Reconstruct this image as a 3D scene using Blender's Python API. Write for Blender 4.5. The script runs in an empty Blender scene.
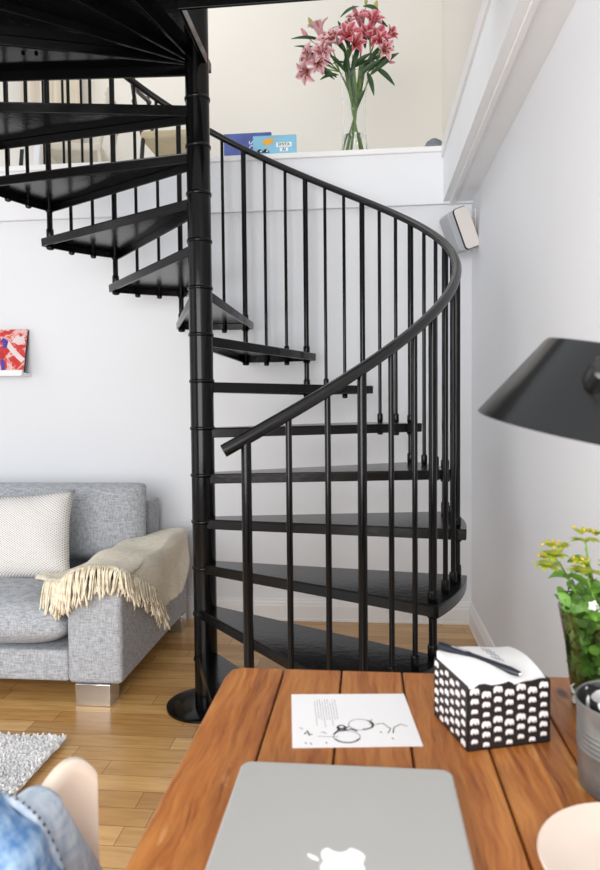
import bpy, bmesh, math, random
from mathutils import Vector, Matrix, Euler
R = math.radians
sc = bpy.context.scene
col = sc.collection
rnd = random.Random(7)
TAU = 2 * math.pi

# ------------------------------------------------------------------ materials
def lin(c):
    return tuple(((v / 255) / 12.92 if v / 255 <= .04045 else ((v / 255 + .055) / 1.055) ** 2.4) for v in c) + (1,)

class Nodes:
    def __init__(s, name):
        s.m = bpy.data.materials.new(name); s.m.use_nodes = True
        s.t = s.m.node_tree; s.b = s.t.nodes['Principled BSDF']
    def n(s, kind, **kw):
        x = s.t.nodes.new(kind)
        for k, v in kw.items():
            if k in x.inputs: x.inputs[k].default_value = v
            else: setattr(x, k, v)
        return x
    def l(s, a, b): s.t.links.new(a, b)
    def coord(s, scale=(1, 1, 1), kind='Object', rot=(0, 0, 0), loc=(0, 0, 0)):
        tc = s.n('ShaderNodeTexCoord'); mp = s.n('ShaderNodeMapping')
        mp.inputs['Scale'].default_value = scale; mp.inputs['Rotation'].default_value = rot
        mp.inputs['Location'].default_value = loc
        s.l(tc.outputs[kind], mp.inputs['Vector']); return mp.outputs[0]
    def ramp(s, fac, stops):
        r = s.n('ShaderNodeValToRGB'); e = r.color_ramp.elements
        while len(e) > 1: e.remove(e[-1])
        for i, (p, c) in enumerate(stops):
            el = e[0] if i == 0 else e.new(p)
            el.position = p; el.color = c
        s.l(fac, r.inputs[0]); return r.outputs[0]
    def mix(s, fac, a, b, mode='MIX'):
        x = s.n('ShaderNodeMix', data_type='RGBA', blend_type=mode)
        for sock, v in ((x.inputs[0], fac), (x.inputs[6], a), (x.inputs[7], b)):
            if hasattr(v, 'is_linked'): s.l(v, sock)
            else: sock.default_value = v
        return x.outputs[2]
    def bump(s, h, strength=.3, dist=.01):
        b = s.n('ShaderNodeBump'); b.inputs['Strength'].default_value = strength; b.inputs['Distance'].default_value = dist
        s.l(h, b.inputs['Height']); s.l(b.outputs[0], s.b.inputs['Normal'])

def plain(name, rgb, rough=.5, metal=0, spec=.5, var=.06, vscale=6, bump=0, bscale=80, coat=0, sheen=0, bdist=.002):
    k = Nodes(name); b = k.b
    c = lin(rgb)
    v = k.coord()
    nz = k.n('ShaderNodeTexNoise'); nz.inputs['Scale'].default_value = vscale; nz.inputs['Detail'].default_value = 4
    k.l(v, nz.inputs['Vector'])
    lo = tuple(x * (1 - var) for x in c[:3]) + (1,); hi = tuple(min(1, x * (1 + var)) for x in c[:3]) + (1,)
    k.l(k.ramp(nz.outputs['Fac'], [(.3, lo), (.7, hi)]), b.inputs['Base Color'])
    b.inputs['Roughness'].default_value = rough; b.inputs['Metallic'].default_value = metal
    b.inputs['Specular IOR Level'].default_value = spec
    b.inputs['Coat Weight'].default_value = coat
    b.inputs['Sheen Weight'].default_value = sheen
    if bump:
        n2 = k.n('ShaderNodeTexNoise'); n2.inputs['Scale'].default_value = bscale; n2.inputs['Detail'].default_value = 3
        k.l(v, n2.inputs['Vector']); k.bump(n2.outputs['Fac'], bump, bdist)
    return k.m

def glass(name, rgb=(254, 255, 255), rough=.0, ior=1.45):
    k = Nodes(name)
    k.b.inputs['Base Color'].default_value = lin(rgb); k.b.inputs['Roughness'].default_value = rough
    k.b.inputs['Transmission Weight'].default_value = 1; k.b.inputs['IOR'].default_value = ior
    return k.m

M = {}
M['wall'] = plain('white_wall_paint', (233, 235, 239), .85, var=.012, vscale=1.2, bump=.12, bscale=240, spec=.2)
M['cream_wall'] = plain('cream_wall_paint', (236, 231, 222), .9, var=.012, vscale=1.5, spec=.2)
M['white_trim'] = plain('white_gloss_trim', (240, 240, 240), .4, var=.01)
M['soffit'] = plain('matt_white_boxing', (242, 244, 246), .8, var=.012, spec=.2)
M['black'] = plain('black_gloss_paint', (7, 7, 8), .13, var=.2, vscale=12, bump=.12, bscale=60, spec=.24)
M['black_rail'] = plain('worn_black_rail_paint', (16, 16, 17), .25, var=.3, vscale=30, bump=.15, bscale=120, spec=.45)
M['black_tread'] = plain('black_tread_paint', (9, 9, 10), .2, var=.25, vscale=8, bump=.22, bscale=45, bdist=.003, spec=.35)
M['lamp_black'] = plain('satin_black_lamp_metal', (16, 16, 16), .28, var=.1, coat=.2)
M['chrome'] = plain('brushed_steel', (205, 205, 205), .22, metal=1, var=.05, vscale=20)
M['alu'] = plain('anodised_aluminium', (206, 205, 201), .42, metal=.5, var=.01)
M['logo'] = plain('white_logo_plastic', (255, 252, 250), .3, var=.0)
M['paper'] = plain('white_paper', (243, 240, 240), .8, var=.01, spec=.2)
M['ink'] = plain('black_ink', (32, 32, 34), .7, var=.2)
M['grey_ink'] = plain('grey_ink', (150, 150, 154), .7, var=.1)
M['card_black'] = plain('black_printed_card', (28, 26, 28), .5, var=.1)
M['print_white'] = plain('white_print', (240, 232, 232), .6, var=.03)
M['pen'] = plain('dark_blue_pen_plastic', (24, 28, 40), .3, var=.05)
M['plate'] = plain('cream_glazed_ceramic', (240, 221, 205), .25, var=.02)
M['shell'] = plain('pale_birch_shell', (246, 228, 210), .4, var=.04, vscale=10)
M['green_stem'] = plain('green_stem', (112, 150, 58), .5, var=.2, vscale=30)
M['leaf_dark'] = plain('dark_green_leaf', (44, 78, 36), .38, var=.35, vscale=30)
M['leaf_mid'] = plain('fresh_green_leaf', (92, 136, 48), .45, var=.35, vscale=40)
M['leaf_lime'] = plain('lime_green_bract', (176, 190, 52), .5, var=.25, vscale=60)
M['lime_flower'] = plain('yellow_green_flower', (206, 178, 48), .6, var=.3, vscale=80)
M['bud_green'] = plain('green_bud', (178, 172, 96), .5, var=.2, vscale=30)
M['bud_pink'] = plain('pale_pink_bud', (222, 150, 160), .5, var=.15, vscale=30)
M['stamen'] = plain('rust_stamen', (150, 70, 30), .7)
M['white_flower'] = plain('small_white_flower', (240, 240, 232), .6)
M['glass'] = glass('clear_glass')
M['water'] = glass('water', (250, 254, 248), 0, 1.33)
M['grey_felt'] = plain('grey_speckled_shell', (120, 124, 130), .6, var=.3, vscale=60)
M['beige_seat'] = plain('beige_seat_fabric', (196, 180, 148), .8, var=.08)
M['curtain'] = plain('beige_curtain_cloth', (222, 212, 196), .9, var=.04)
M['pale_wood'] = plain('pale_painted_wood', (214, 206, 190), .5, var=.06)
M['speaker_body'] = plain('off_white_speaker_cabinet', (232, 226, 222), .5, var=.03)
M['speaker_cloth'] = plain('grey_speaker_cloth', (178, 182, 188), .8, var=.12, vscale=250)
M['book_blue'] = plain('deep_blue_book_cover', (88, 104, 172), .4, var=.25, vscale=9)
M['book_sky'] = plain('sky_blue_book_cover', (140, 200, 226), .4, var=.08, vscale=9)
M['orange'] = plain('orange_print', (240, 176, 60), .5)
M['white_print'] = plain('white_cover_print', (244, 246, 250), .5)
M['denim'] = None
M['thread'] = plain('pale_stitching', (205, 205, 200), .8)
M['rubber'] = plain('black_rubber', (20, 20, 20), .6)

def petal_mat(name, edge, mid, deep):
    k = Nodes(name); v = k.coord((1, 1, 1), 'UV')
    sp = k.n('ShaderNodeSeparateXYZ'); k.l(v, sp.inputs[0])
    mth = k.n('ShaderNodeMath', operation='ABSOLUTE'); sub = k.n('ShaderNodeMath', operation='SUBTRACT')
    sub.inputs[1].default_value = .5; k.l(sp.outputs[0], sub.inputs[0]); k.l(sub.outputs[0], mth.inputs[0])
    c = k.ramp(mth.outputs[0], [(0, lin(deep)), (.18, lin(mid)), (.42, lin(edge)), (.5, lin((248, 226, 226)))])
    k.l(c, k.b.inputs['Base Color']); k.b.inputs['Roughness'].default_value = .5
    k.b.inputs['Subsurface Weight'].default_value = .15; k.b.inputs['Subsurface Radius'].default_value = (.02, .01, .01)
    return k.m
M['petal_pale'] = petal_mat('pale_pink_petal', (246, 214, 216), (236, 182, 190), (222, 140, 156))
M['petal_deep'] = petal_mat('rose_pink_petal', (236, 160, 172), (216, 98, 120), (186, 50, 78))

# fabric weave
def weave(name, c1, c2, scale, rough=.9, bump=.35, blotch=.2):
    k = Nodes(name); v = k.coord()
    a = k.n('ShaderNodeTexNoise'); a.inputs['Scale'].default_value = scale; a.inputs['Detail'].default_value = 2
    mp = k.n('ShaderNodeMapping'); mp.inputs['Scale'].default_value = (1, 1, .18); k.l(v, mp.inputs[0]); k.l(mp.outputs[0], a.inputs['Vector'])
    b = k.n('ShaderNodeTexNoise'); b.inputs['Scale'].default_value = scale; b.inputs['Detail'].default_value = 2
    mp2 = k.n('ShaderNodeMapping'); mp2.inputs['Scale'].default_value = (.18, .18, 1); k.l(v, mp2.inputs[0]); k.l(mp2.outputs[0], b.inputs['Vector'])
    ad = k.n('ShaderNodeMath', operation='ADD'); k.l(a.outputs['Fac'], ad.inputs[0]); k.l(b.outputs['Fac'], ad.inputs[1])
    hf = k.n('ShaderNodeMath', operation='MULTIPLY'); hf.inputs[1].default_value = .5; k.l(ad.outputs[0], hf.inputs[0])
    k.l(k.ramp(hf.outputs[0], [(.38, lin(c1)), (.62, lin(c2))]), k.b.inputs['Base Color'])
    k.b.inputs['Roughness'].default_value = rough; k.b.inputs['Specular IOR Level'].default_value = .15
    k.b.inputs['Sheen Weight'].default_value = .1
    k.bump(hf.outputs[0], bump, .004)
    return k.m
M['sofa'] = weave('grey_woven_upholstery', (148, 151, 157), (192, 195, 200), 190)
M['throw'] = weave('cream_wool_throw', (226, 216, 194), (244, 236, 218), 160)
M['fringe'] = weave('cream_wool_fringe', (224, 210, 182), (248, 240, 220), 60)
M['rug'] = weave('white_shag_pile', (216, 216, 218), (246, 245, 244), 40, bump=.2)
M['denim'] = weave('faded_denim', (84, 128, 178), (160, 188, 216), 90)
M['denim_pale'] = weave('pale_denim_lining', (158, 178, 200), (206, 216, 226), 90)

def dotted(name):
    k = Nodes(name); v = k.coord((52, 52, 52), 'UV', rot=(0, 0, R(45)))
    ch = k.n('ShaderNodeTexVoronoi'); ch.inputs['Scale'].default_value = 1; ch.inputs['Randomness'].default_value = .0
    k.l(v, ch.inputs['Vector'])
    k.l(k.ramp(ch.outputs['Distance'], [(.25, lin((165, 165, 164))), (.36, lin((234, 231, 228)))]), k.b.inputs['Base Color'])
    k.b.inputs['Roughness'].default_value = .9
    k.bump(ch.outputs['Distance'], .25, .003)
    return k.m
M['pillow'] = dotted('white_cushion_cloth_with_grey_dots')

def wood_table():
    k = Nodes('oiled_pine_planks'); v = k.coord()
    sp = k.n('ShaderNodeSeparateXYZ'); k.l(v, sp.inputs[0])
    pl = k.n('ShaderNodeMath', operation='MULTIPLY_ADD'); pl.inputs[1].default_value = 1 / .1028; pl.inputs[2].default_value = .4105 + .0
    k.l(sp.outputs[0], pl.inputs[0])
    fl = k.n('ShaderNodeMath', operation='FLOOR'); k.l(pl.outputs[0], fl.inputs[0])
    wn = k.n('ShaderNodeTexWhiteNoise', noise_dimensions='1D'); k.l(fl.outputs[0], wn.inputs['W'])
    # grain: stretched, shifted per plank, bent round knots
    off = k.n('ShaderNodeVectorMath', operation='MULTIPLY_ADD')
    off.inputs[1].default_value = (3, 7, 5); k.l(wn.outputs['Color'], off.inputs[0]); k.l(v, off.inputs[2])
    warp = k.n('ShaderNodeTexNoise'); warp.inputs['Scale'].default_value = 7; warp.inputs['Detail'].default_value = 2
    k.l(off.outputs[0], warp.inputs['Vector'])
    wv = k.n('ShaderNodeVectorMath', operation='MULTIPLY_ADD'); wv.inputs[1].default_value = (.035, .0, 0)
    k.l(warp.outputs['Color'], wv.inputs[0]); k.l(off.outputs[0], wv.inputs[2])
    mp = k.n('ShaderNodeMapping'); mp.inputs['Scale'].default_value = (1, .07, 1); k.l(wv.outputs[0], mp.inputs[0])
    g = k.n('ShaderNodeTexNoise'); g.inputs['Scale'].default_value = 150; g.inputs['Detail'].default_value = 5; g.inputs['Roughness'].default_value = .62
    k.l(mp.outputs[0], g.inputs['Vector'])
    big = k.n('ShaderNodeTexNoise'); big.inputs['Scale'].default_value = 34; big.inputs['Detail'].default_value = 2
    k.l(mp.outputs[0], big.inputs['Vector'])
    c = k.ramp(g.outputs['Fac'], [(.28, lin((84, 40, 14))), (.43, lin((168, 96, 40))), (.72, lin((216, 144, 72)))])
    c2 = k.ramp(big.outputs['Fac'], [(.3, lin((140, 72, 26))), (.5, lin((188, 112, 48))), (.72, lin((214, 148, 76)))])
    cm = k.mix(.4, c, c2)
    tint = k.ramp(wn.outputs['Value'], [(0, (.80, .80, .80, 1)), (1, (1.12, 1.12, 1.12, 1))])
    cm = k.mix(1, cm, tint, 'MULTIPLY')
    kn = k.n('ShaderNodeTexVoronoi'); kn.inputs['Scale'].default_value = 6.5
    mk = k.n('ShaderNodeMapping'); mk.inputs['Scale'].default_value = (1.4, .62, 1); k.l(off.outputs[0], mk.inputs[0]); k.l(mk.outputs[0], kn.inputs['Vector'])
    kf = k.ramp(kn.outputs['Distance'], [(.05, (1, 1, 1, 1)), (.11, (0, 0, 0, 1))])
    cm = k.mix(kf, cm, lin((88, 38, 14)))
    # pale scuffs that follow the grain
    sc_ = k.n('ShaderNodeTexNoise'); sc_.inputs['Scale'].default_value = 18; sc_.inputs['Detail'].default_value = 6
    ms = k.n('ShaderNodeMapping'); ms.inputs['Scale'].default_value = (1.6, .45, 1); ms.inputs['Rotation'].default_value = (0, 0, .2)
    k.l(off.outputs[0], ms.inputs[0]); k.l(ms.outputs[0], sc_.inputs['Vector'])
    sf = k.ramp(sc_.outputs['Fac'], [(.66, (0, 0, 0, 1)), (.72, (.5, .5, .5, 1))])
    cm = k.mix(sf, cm, lin((222, 168, 108)))
    k.l(cm, k.b.inputs['Base Color'])
    k.b.inputs['Roughness'].default_value = .42; k.b.inputs['Coat Weight'].default_value = .08
    k.bump(g.outputs['Fac'], .12, .002)
    return k.m
M['table'] = wood_table()

def parquet():
    k = Nodes('oak_strip_parquet'); v = k.coord()
    br = k.n('ShaderNodeTexBrick'); k.l(v, br.inputs['Vector'])
    br.inputs['Scale'].default_value = 1; br.inputs['Brick Width'].default_value = .52; br.inputs['Row Height'].default_value = .088
    br.inputs['Mortar Size'].default_value = .0011; br.inputs['Bias'].default_value = 0
    br.inputs['Color1'].default_value = lin((186, 136, 74)); br.inputs['Color2'].default_value = lin((222, 176, 112)); br.inputs['Mortar'].default_value = lin((128, 80, 40))
    br.offset = .37; br.offset_frequency = 2; br.squash = 1.25; br.squash_frequency = 3
    mp = k.n('ShaderNodeMapping'); mp.inputs['Scale'].default_value = (.12, 1, 1); k.l(v, mp.inputs[0])
    g = k.n('ShaderNodeTexNoise'); g.inputs['Scale'].default_value = 45; g.inputs['Detail'].default_value = 6; k.l(mp.outputs[0], g.inputs['Vector'])
    gc = k.ramp(g.outputs['Fac'], [(.3, (.80, .76, .70, 1)), (.55, (1, 1, 1, 1)), (.75, (1.1, 1.1, 1.08, 1))])
    k.l(k.mix(1, br.outputs['Color'], gc, 'MULTIPLY'), k.b.inputs['Base Color'])
    k.b.inputs['Roughness'].default_value = .26
    k.b.inputs['Coat Weight'].default_value = .15; k.b.inputs['Coat Roughness'].default_value = .15
    k.bump(g.outputs['Fac'], .05, .002)
    return k.m
M['parquet'] = parquet()

def zinc():
    k = Nodes('dull_galvanised_zinc'); v = k.coord()
    n = k.n('ShaderNodeTexNoise'); n.inputs['Scale'].default_value = 26; n.inputs['Detail'].default_value = 5; k.l(v, n.inputs['Vector'])
    k.l(k.ramp(n.outputs['Fac'], [(.3, lin((112, 114, 114))), (.7, lin((160, 160, 158)))]), k.b.inputs['Base Color'])
    k.b.inputs['Metallic'].default_value = .7; k.b.inputs['Roughness'].default_value = .45
    return k.m
M['zinc'] = zinc()

def painting():
    k = Nodes('abstract_red_painting'); v = k.coord((1, 1, 1))
    a = k.n('ShaderNodeTexNoise'); a.inputs['Scale'].default_value = 13; a.inputs['Detail'].default_value = 3; a.inputs['Distortion'].default_value = 1.2
    k.l(v, a.inputs['Vector'])
    c = k.ramp(a.outputs['Fac'], [(.3, lin((186, 36, 34))), (.47, lin((214, 60, 50))), (.53, lin((232, 206, 206))), (.6, lin((214, 90, 70))), (.7, lin((190, 40, 40)))])
    b = k.n('ShaderNodeTexNoise'); b.inputs['Scale'].default_value = 9; b.inputs['Detail'].default_value = 1
    k.l(k.coord((1, 1, 1), loc=(3, 1, 2)), b.inputs['Vector'])
    f = k.ramp(b.outputs['Fac'], [(.66, (0, 0, 0, 1)), (.69, (1, 1, 1, 1))])
    k.l(k.mix(f, c, lin((84, 70, 170))), k.b.inputs['Base Color'])
    k.b.inputs['Roughness'].default_value = .4
    return k.m
M['painting'] = painting()

# ------------------------------------------------------------------ mesh builder
WL = {}                                           # world location of each object's origin
class MB:
    def __init__(s): s.v = []; s.f = []; s.uv = {}
    def add(s, vs, fs):
        o = len(s.v); s.v += [Vector(p) for p in vs]; s.f += [tuple(i + o for i in f) for f in fs]; return o
    def box(s, x0, x1, y0, y1, z0, z1, mtx=None):
        vs = [Vector((x, y, z)) for x in (x0, x1) for y in (y0, y1) for z in (z0, z1)]
        if mtx: vs = [mtx @ p for p in vs]
        s.add(vs, [(0, 1, 3, 2), (4, 6, 7, 5), (0, 4, 5, 1), (2, 3, 7, 6), (0, 2, 6, 4), (1, 5, 7, 3)])
    def prism(s, pts, z0, z1, mtx=None):
        n = len(pts)
        vs = [Vector((p[0], p[1], z0)) for p in pts] + [Vector((p[0], p[1], z1)) for p in pts]
        if mtx: vs = [mtx @ p for p in vs]
        s.add(vs, [tuple(range(n - 1, -1, -1)), tuple(range(n, 2 * n))] + [(i, (i + 1) % n, n + (i + 1) % n, n + i) for i in range(n)])
    def ring(s, outer, inner, z0, z1):
        n = len(outer)
        vs = [(p[0], p[1], z) for z in (z0, z1) for loop in (outer, inner) for p in loop]
        o0, i0, o1, i1 = 0, n, 2 * n, 3 * n; f = []
        for k in range(n):
            j = (k + 1) % n
            f += [(o0 + k, o0 + j, o1 + j, o1 + k), (i0 + j, i0 + k, i1 + k, i1 + j), (o0 + j, o0 + k, i0 + k, i0 + j), (o1 + k, o1 + j, i1 + j, i1 + k)]
        s.add(vs, f)
    def tube(s, path, rad, n=10, cap=True, flat=1.0):
        path = [Vector(p) for p in path]; m = len(path)
        if not hasattr(rad, '__len__'): rad = [rad] * m
        prev = None; o = len(s.v); vs = []
        for i, p in enumerate(path):
            t = (path[min(i + 1, m - 1)] - path[max(i - 1, 0)]).normalized()
            if prev is None:
                a = Vector((0, 0, 1)) if abs(t.z) < .9 else Vector((1, 0, 0))
                u = t.cross(a).normalized()
            else: u = (prev - t * prev.dot(t)).normalized()
            prev = u; w = t.cross(u)
            for k in range(n):
                a = TAU * k / n; vs.append(p + (u * math.cos(a) + w * math.sin(a) * flat) * rad[i])
        fs = [(i * n + k, i * n + (k + 1) % n, (i + 1) * n + (k + 1) % n, (i + 1) * n + k) for i in range(m - 1) for k in range(n)]
        if cap: fs += [tuple(range(n - 1, -1, -1)), tuple((m - 1) * n + k for k in range(n))]
        s.add(vs, fs)
    def lathe(s, prof, c=(0, 0, 0), n=32, mtx=None, closed=False):
        m = len(prof); vs = []
        for r, z in prof:
            for k in range(n):
                a = TAU * k / n; p = Vector((r * math.cos(a), r * math.sin(a), z))
                vs.append((mtx @ p if mtx else p) + Vector(c))
        fs = [(i * n + k, i * n + (k + 1) % n, (i + 1) * n + (k + 1) % n, (i + 1) * n + k) for i in range(m - 1) for k in range(n)]
        if closed: fs += [((m - 1) * n + k, (m - 1) * n + (k + 1) % n, (k + 1) % n, k) for k in range(n)]
        else:
            if prof[0][0] > 1e-5: fs.append(tuple(range(n - 1, -1, -1)))
            if prof[-1][0] > 1e-5: fs.append(tuple((m - 1) * n + k for k in range(n)))
        s.add(vs, fs)
    def grid(s, fn, nu, nv, uv=True):
        o = len(s.v)
        for i in range(nu + 1):
            for j in range(nv + 1):
                s.v.append(Vector(fn(i / nu, j / nv)))
                if uv: s.uv[len(s.v) - 1] = (i / nu, j / nv)
        for i in range(nu):
            for j in range(nv):
                a = o + i * (nv + 1) + j; s.f.append((a, a + 1, a + nv + 2, a + nv + 1))
    def build(s, name, mat, parent=None, origin=None, smooth=None, bevel=0, seg=2, sub=0, solid=0, kind=None):
        vs = s.v
        if origin is None:
            if parent is not None and parent.type == 'EMPTY': origin = WL[parent.name]
            elif parent is not None: origin = WL[parent.name]
            else:
                xs = [p.x for p in vs]; ys = [p.y for p in vs]; zs = [p.z for p in vs]
                origin = Vector(((min(xs) + max(xs)) / 2, (min(ys) + max(ys)) / 2, min(zs)))
        origin = Vector(origin)
        me = bpy.data.meshes.new(name)
        me.from_pydata([p - origin for p in vs], [], s.f)
        if s.uv:
            ul = me.uv_layers.new(name='UVMap')
            for lp in me.loops: ul.data[lp.index].uv = s.uv.get(lp.vertex_index, (0, 0))
        bm = bmesh.new(); bm.from_mesh(me)
        bmesh.ops.remove_doubles(bm, verts=bm.verts, dist=1e-6)
        bmesh.ops.recalc_face_normals(bm, faces=bm.faces)
        bm.to_mesh(me); bm.free()
        o = bpy.data.objects.new(name, me); col.objects.link(o)
        WL[o.name] = origin.copy()
        o.location = origin - (WL[parent.name] if parent is not None else Vector())
        if parent is not None: o.parent = parent
        me.materials.append(mat)
        if smooth is not None:
            me.shade_smooth()
            if smooth < 180:
                me.set_sharp_from_angle(angle=R(smooth))
        if solid:
            md = o.modifiers.new('thickness', 'SOLIDIFY'); md.thickness = solid; md.offset = 0
        if bevel:
            md = o.modifiers.new('bevel', 'BEVEL'); md.width = bevel; md.segments = seg; md.limit_method = 'ANGLE'; md.angle_limit = R(35)
            me.shade_smooth(); md.harden_normals = False
            me.set_sharp_from_angle(angle=R(50))
        if sub:
            md = o.modifiers.new('subdivision', 'SUBSURF'); md.levels = md.render_levels = sub
        if kind: o['kind'] = kind
        return o

def thing(name, loc, label, cat, group=None):
    o = bpy.data.objects.new(name, None); col.objects.link(o); o.location = loc; o.empty_display_size = .1
    WL[o.name] = Vector(loc); return tag(o, label, cat, group)
def tag(o, label, cat, group=None):
    o['label'] = label; o['category'] = cat
    if group: o['group'] = group
    return o
def struct(mb, name, mat, **kw):
    return mb.build(name, mat, kind='structure', origin=(0, 0, 0), **kw)
def boxo(*a):
    m = MB(); m.box(*a); return m

# ------------------------------------------------------------------ room
BY = 3.77; RX = .575; ZL = 2.62; ZS = 2.315
struct(boxo(-4.2, RX + .12, -1.6, BY + .12, -.1, 0), 'floor', M['parquet'])
struct(boxo(-4.2, RX + .12, BY, BY + .12, 0, ZS), 'wall_back', M['wall'])
struct(boxo(RX, RX + .12, -1.6, 5.3, 0, ZL), 'wall_right', M['wall'])
struct(boxo(RX, RX + .12, -1.6, 5.3, ZL, 4.6), 'wall_right_loft', M['cream_wall'])
struct(boxo(-4.2, RX, 5.2, 5.3, ZL, 4.6), 'wall_loft', M['cream_wall'])
# loft floor with its white front boxing
struct(boxo(-4.2, RX, BY - .03, 5.2, ZS, ZL - .03), 'trim_1', M['wall'])
struct(boxo(-4.2, .42, BY - .045, 5.2, ZL - .03, ZL), 'trim_2', M['white_trim'], bevel=.004)
# boxed ledge running along the right wall
m = MB(); m.box(.418, RX, -1.2, BY, ZS + .01, ZL)
struct(m, 'trim_3', M['soffit'])
struct(boxo(.408, .424, -1.2, BY, ZL - .06, ZL + .012), 'trim_4', M['white_trim'], bevel=.004)
struct(boxo(.452, .470, -1.2, BY, ZS - .004, ZS + .012), 'trim_5', M['white_trim'])
# left wall with an assumed tall window, out of view, added for daylight
WX = -4.2
for (y0, y1, z0, z1) in ((-1.6, -.7, 0, 4.6), (1.9, 5.3, 0, 4.6), (-.7, 1.9, 0, .35), (-.7, 1.9, 3.0, 4.6)):
    struct(boxo(WX - .12, WX, y0, y1, z0, z1), 'wall_left', M['wall'])
m = MB()
for y in (-.7, .16, 1.02, 1.84): m.box(WX - .09, WX - .03, y, y + .06, .35, 3.0)
for z in (.35, 1.65, 2.94): m.box(WX - .088, WX - .032, -.7, 1.9, z, z + .06)
struct(m, 'assumed_window_1', M['white_trim'])
# baseboards with a stepped profile
def base_prof(t):  # (distance from wall, height)
    return [(0, 0), (.019, 0), (.019, .012), (.016, .016), (.016, .085), (.0125, .092), (.0125, .102), (.008, .112), (.008, .120), (.0, .126)]
m = MB(); pr = base_prof(0)
def extr(m, pr, a, b, horiz):
    n = len(pr)
    vs = []
    for e in (a, b):
        for d, z in pr: vs.append((e, BY - d, z) if horiz else (RX - d, e, z))
    m.add(vs, [tuple(range(n)), tuple(range(2 * n - 1, n - 1, -1))] + [(i, (i + 1) % n, n + (i + 1) % n, n + i) for i in range(n)])
extr(m, pr, -4.2, RX, True); struct(m, 'baseboard_back', M['white_trim'])
m = MB(); extr(m, pr, -1.6, BY, False); struct(m, 'baseboard_right', M['white_trim'])

# ------------------------------------------------------------------ spiral staircase
PX, PY = -.661, 2.65
H = .1852; DZ = .022; T0 = R(-69.6); ST = R(19.95); RAIL = 1.142
stair = thing('spiral_staircase', (PX, PY, 0), 'black metal spiral staircase winding up round a central pole to the loft', 'staircase')
def P(a, r, z): return Vector((PX + r * math.cos(a), PY + r * math.sin(a), z))
def tz(k): return .040 + .1835 * k + {2: .004, 3: .004, 4: .002, 10: -.003, 11: -.007, 12: -.014, 13: -.021}.get(k, 0)
def jt(k): return T0 + ST * k
m = MB(); m.lathe([(.0, 0), (.163, 0), (.163, .010), (.150, .016), (.07, .018), (.0, .018)], (PX, PY, 0), 48)
m.build('base_plate', M['black'], stair, smooth=40)
m = MB(); m.lathe([(.0, .018), (.047, .018), (.047, 3.7), (0, 3.7)], (PX, PY, 0), 40)
pole = m.build('centre_pole', M['black'], stair, smooth=40)
for k in range(1, 14):
    z = .197 + (k - 1) * .1885 if k < 7 else k * H + .032
    m = MB(); m.lathe([(.046, z - .008), (.050, z - .006), (.0515, z), (.050, z + .006), (.046, z + .008)], (PX, PY, 0), 40, closed=True)
    m.build('collar', M['black'], pole, smooth=60)

def inset(poly, d):
    n = len(poly); out = []
    for i in range(n):
        a, b, c = Vector(poly[i - 1]), Vector(poly[i]), Vector(poly[(i + 1) % n])
        e1 = (b - a).normalized(); e2 = (c - b).normalized()
        n1 = Vector((-e1.y, e1.x)); n2 = Vector((-e2.y, e2.x))
        t = (n1 + n2); k = d * 2 / max(.4, t.length_squared)
        out.append(b + t * k)
    return [tuple(p) for p in out]
def tread_poly(k):
    a0 = jt(k - 1) - R(2.1); a1 = jt(k) + R(1.4)
    rr = 1.036
    pts = []
    am = (a0 + a1) / 2
    # hub side: lead edge leaves the pole tangentially
    n0 = Vector((math.sin(a0), -math.cos(a0))); d0 = Vector((math.cos(a0), math.sin(a0)))
    n1 = Vector((-math.sin(a1), math.cos(a1))); d1 = Vector((math.cos(a1), math.sin(a1)))
    C = Vector((PX, PY))
    pts.append(C + n1 * .030 + d1 * .02); pts.append(C - Vector((math.cos(am), math.sin(am))) * .03); pts.append(C + n0 * .036 + d0 * .02)
    o = C + d0 * rr
    pts.append(o - Vector((0, 0)))
    N = 8
    for i in range(1, N): 
        a = a0 + (a1 - a0) * i / N; r = rr + .0 * i
        pts.append(C + Vector((math.cos(a), math.sin(a))) * r)
    pts.append(C + d1 * rr)
    return [tuple(p) for p in pts]
for k in range(1, 14):
    z = tz(k); poly = tread_poly(k)
    m = MB(); m.prism(poly, z - .006, z); m.ring(poly, inset(poly, .010), z - .040, z - .006)
    m.build('tread', M['black_tread'], stair, bevel=.0025, seg=2)
    # weld plate where the tread meets the pole
def baluster(a, zb, zt, r, thick):
    m = MB(); p0 = P(a, 1.0, zb); 
    m.tube([p0, P(a, 1.0, zt)], r, 14)
    c = r + .005
    def lump(z0, z1, c): m.lathe([(r * .9, z0), (c * .9, z0 + .002), (c, z0 + .007), (c, z1 - .007), (c * .9, z1 - .002), (r * .9, z1)], (p0.x, p0.y, 0), 14, closed=True)
    return m, lump, c
NJ = 13
for k in range(0, NJ + 1):
    a = jt(k); zt = k * H + RAIL - .006
    zb = 0 if k == 0 else tz(k) - .054
    m, lump, c = baluster(a, zb, zt, .0135, True)
    if k: lump(tz(k), tz(k) + .045, c - .001); lump(tz(k) - .056, tz(k) - .039, c + .001)
    zz = tz(k + 1)
    if k < NJ: lump(zz, zz + .04, c - .001); lump(zz - .054, zz - .039, c + .001)
    m.build('newel_baluster', M['black'], stair, smooth=50)
    if k < NJ:
        for j in (1, 2):
            a2 = a + ST * j / 3; zt2 = (k + j / 3) * H + RAIL - .006; zk = tz(k + 1)
            m, lump, c = baluster(a2, zk - .058, zt2, .0085, False)
            lump(zk, zk + .045, c + .0005); lump(zk - .061, zk - .038, c + .001)
            m.build('baluster', M['black'], stair, smooth=50)
path = []
k = -.17
while k <= NJ + .01:
    path.append(P(jt(k), 1.0, k * H + RAIL)); k += .1
m = MB(); m.tube(path, .0172, 16)
m.build('handrail', M['black_rail'], stair, smooth=50)
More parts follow.
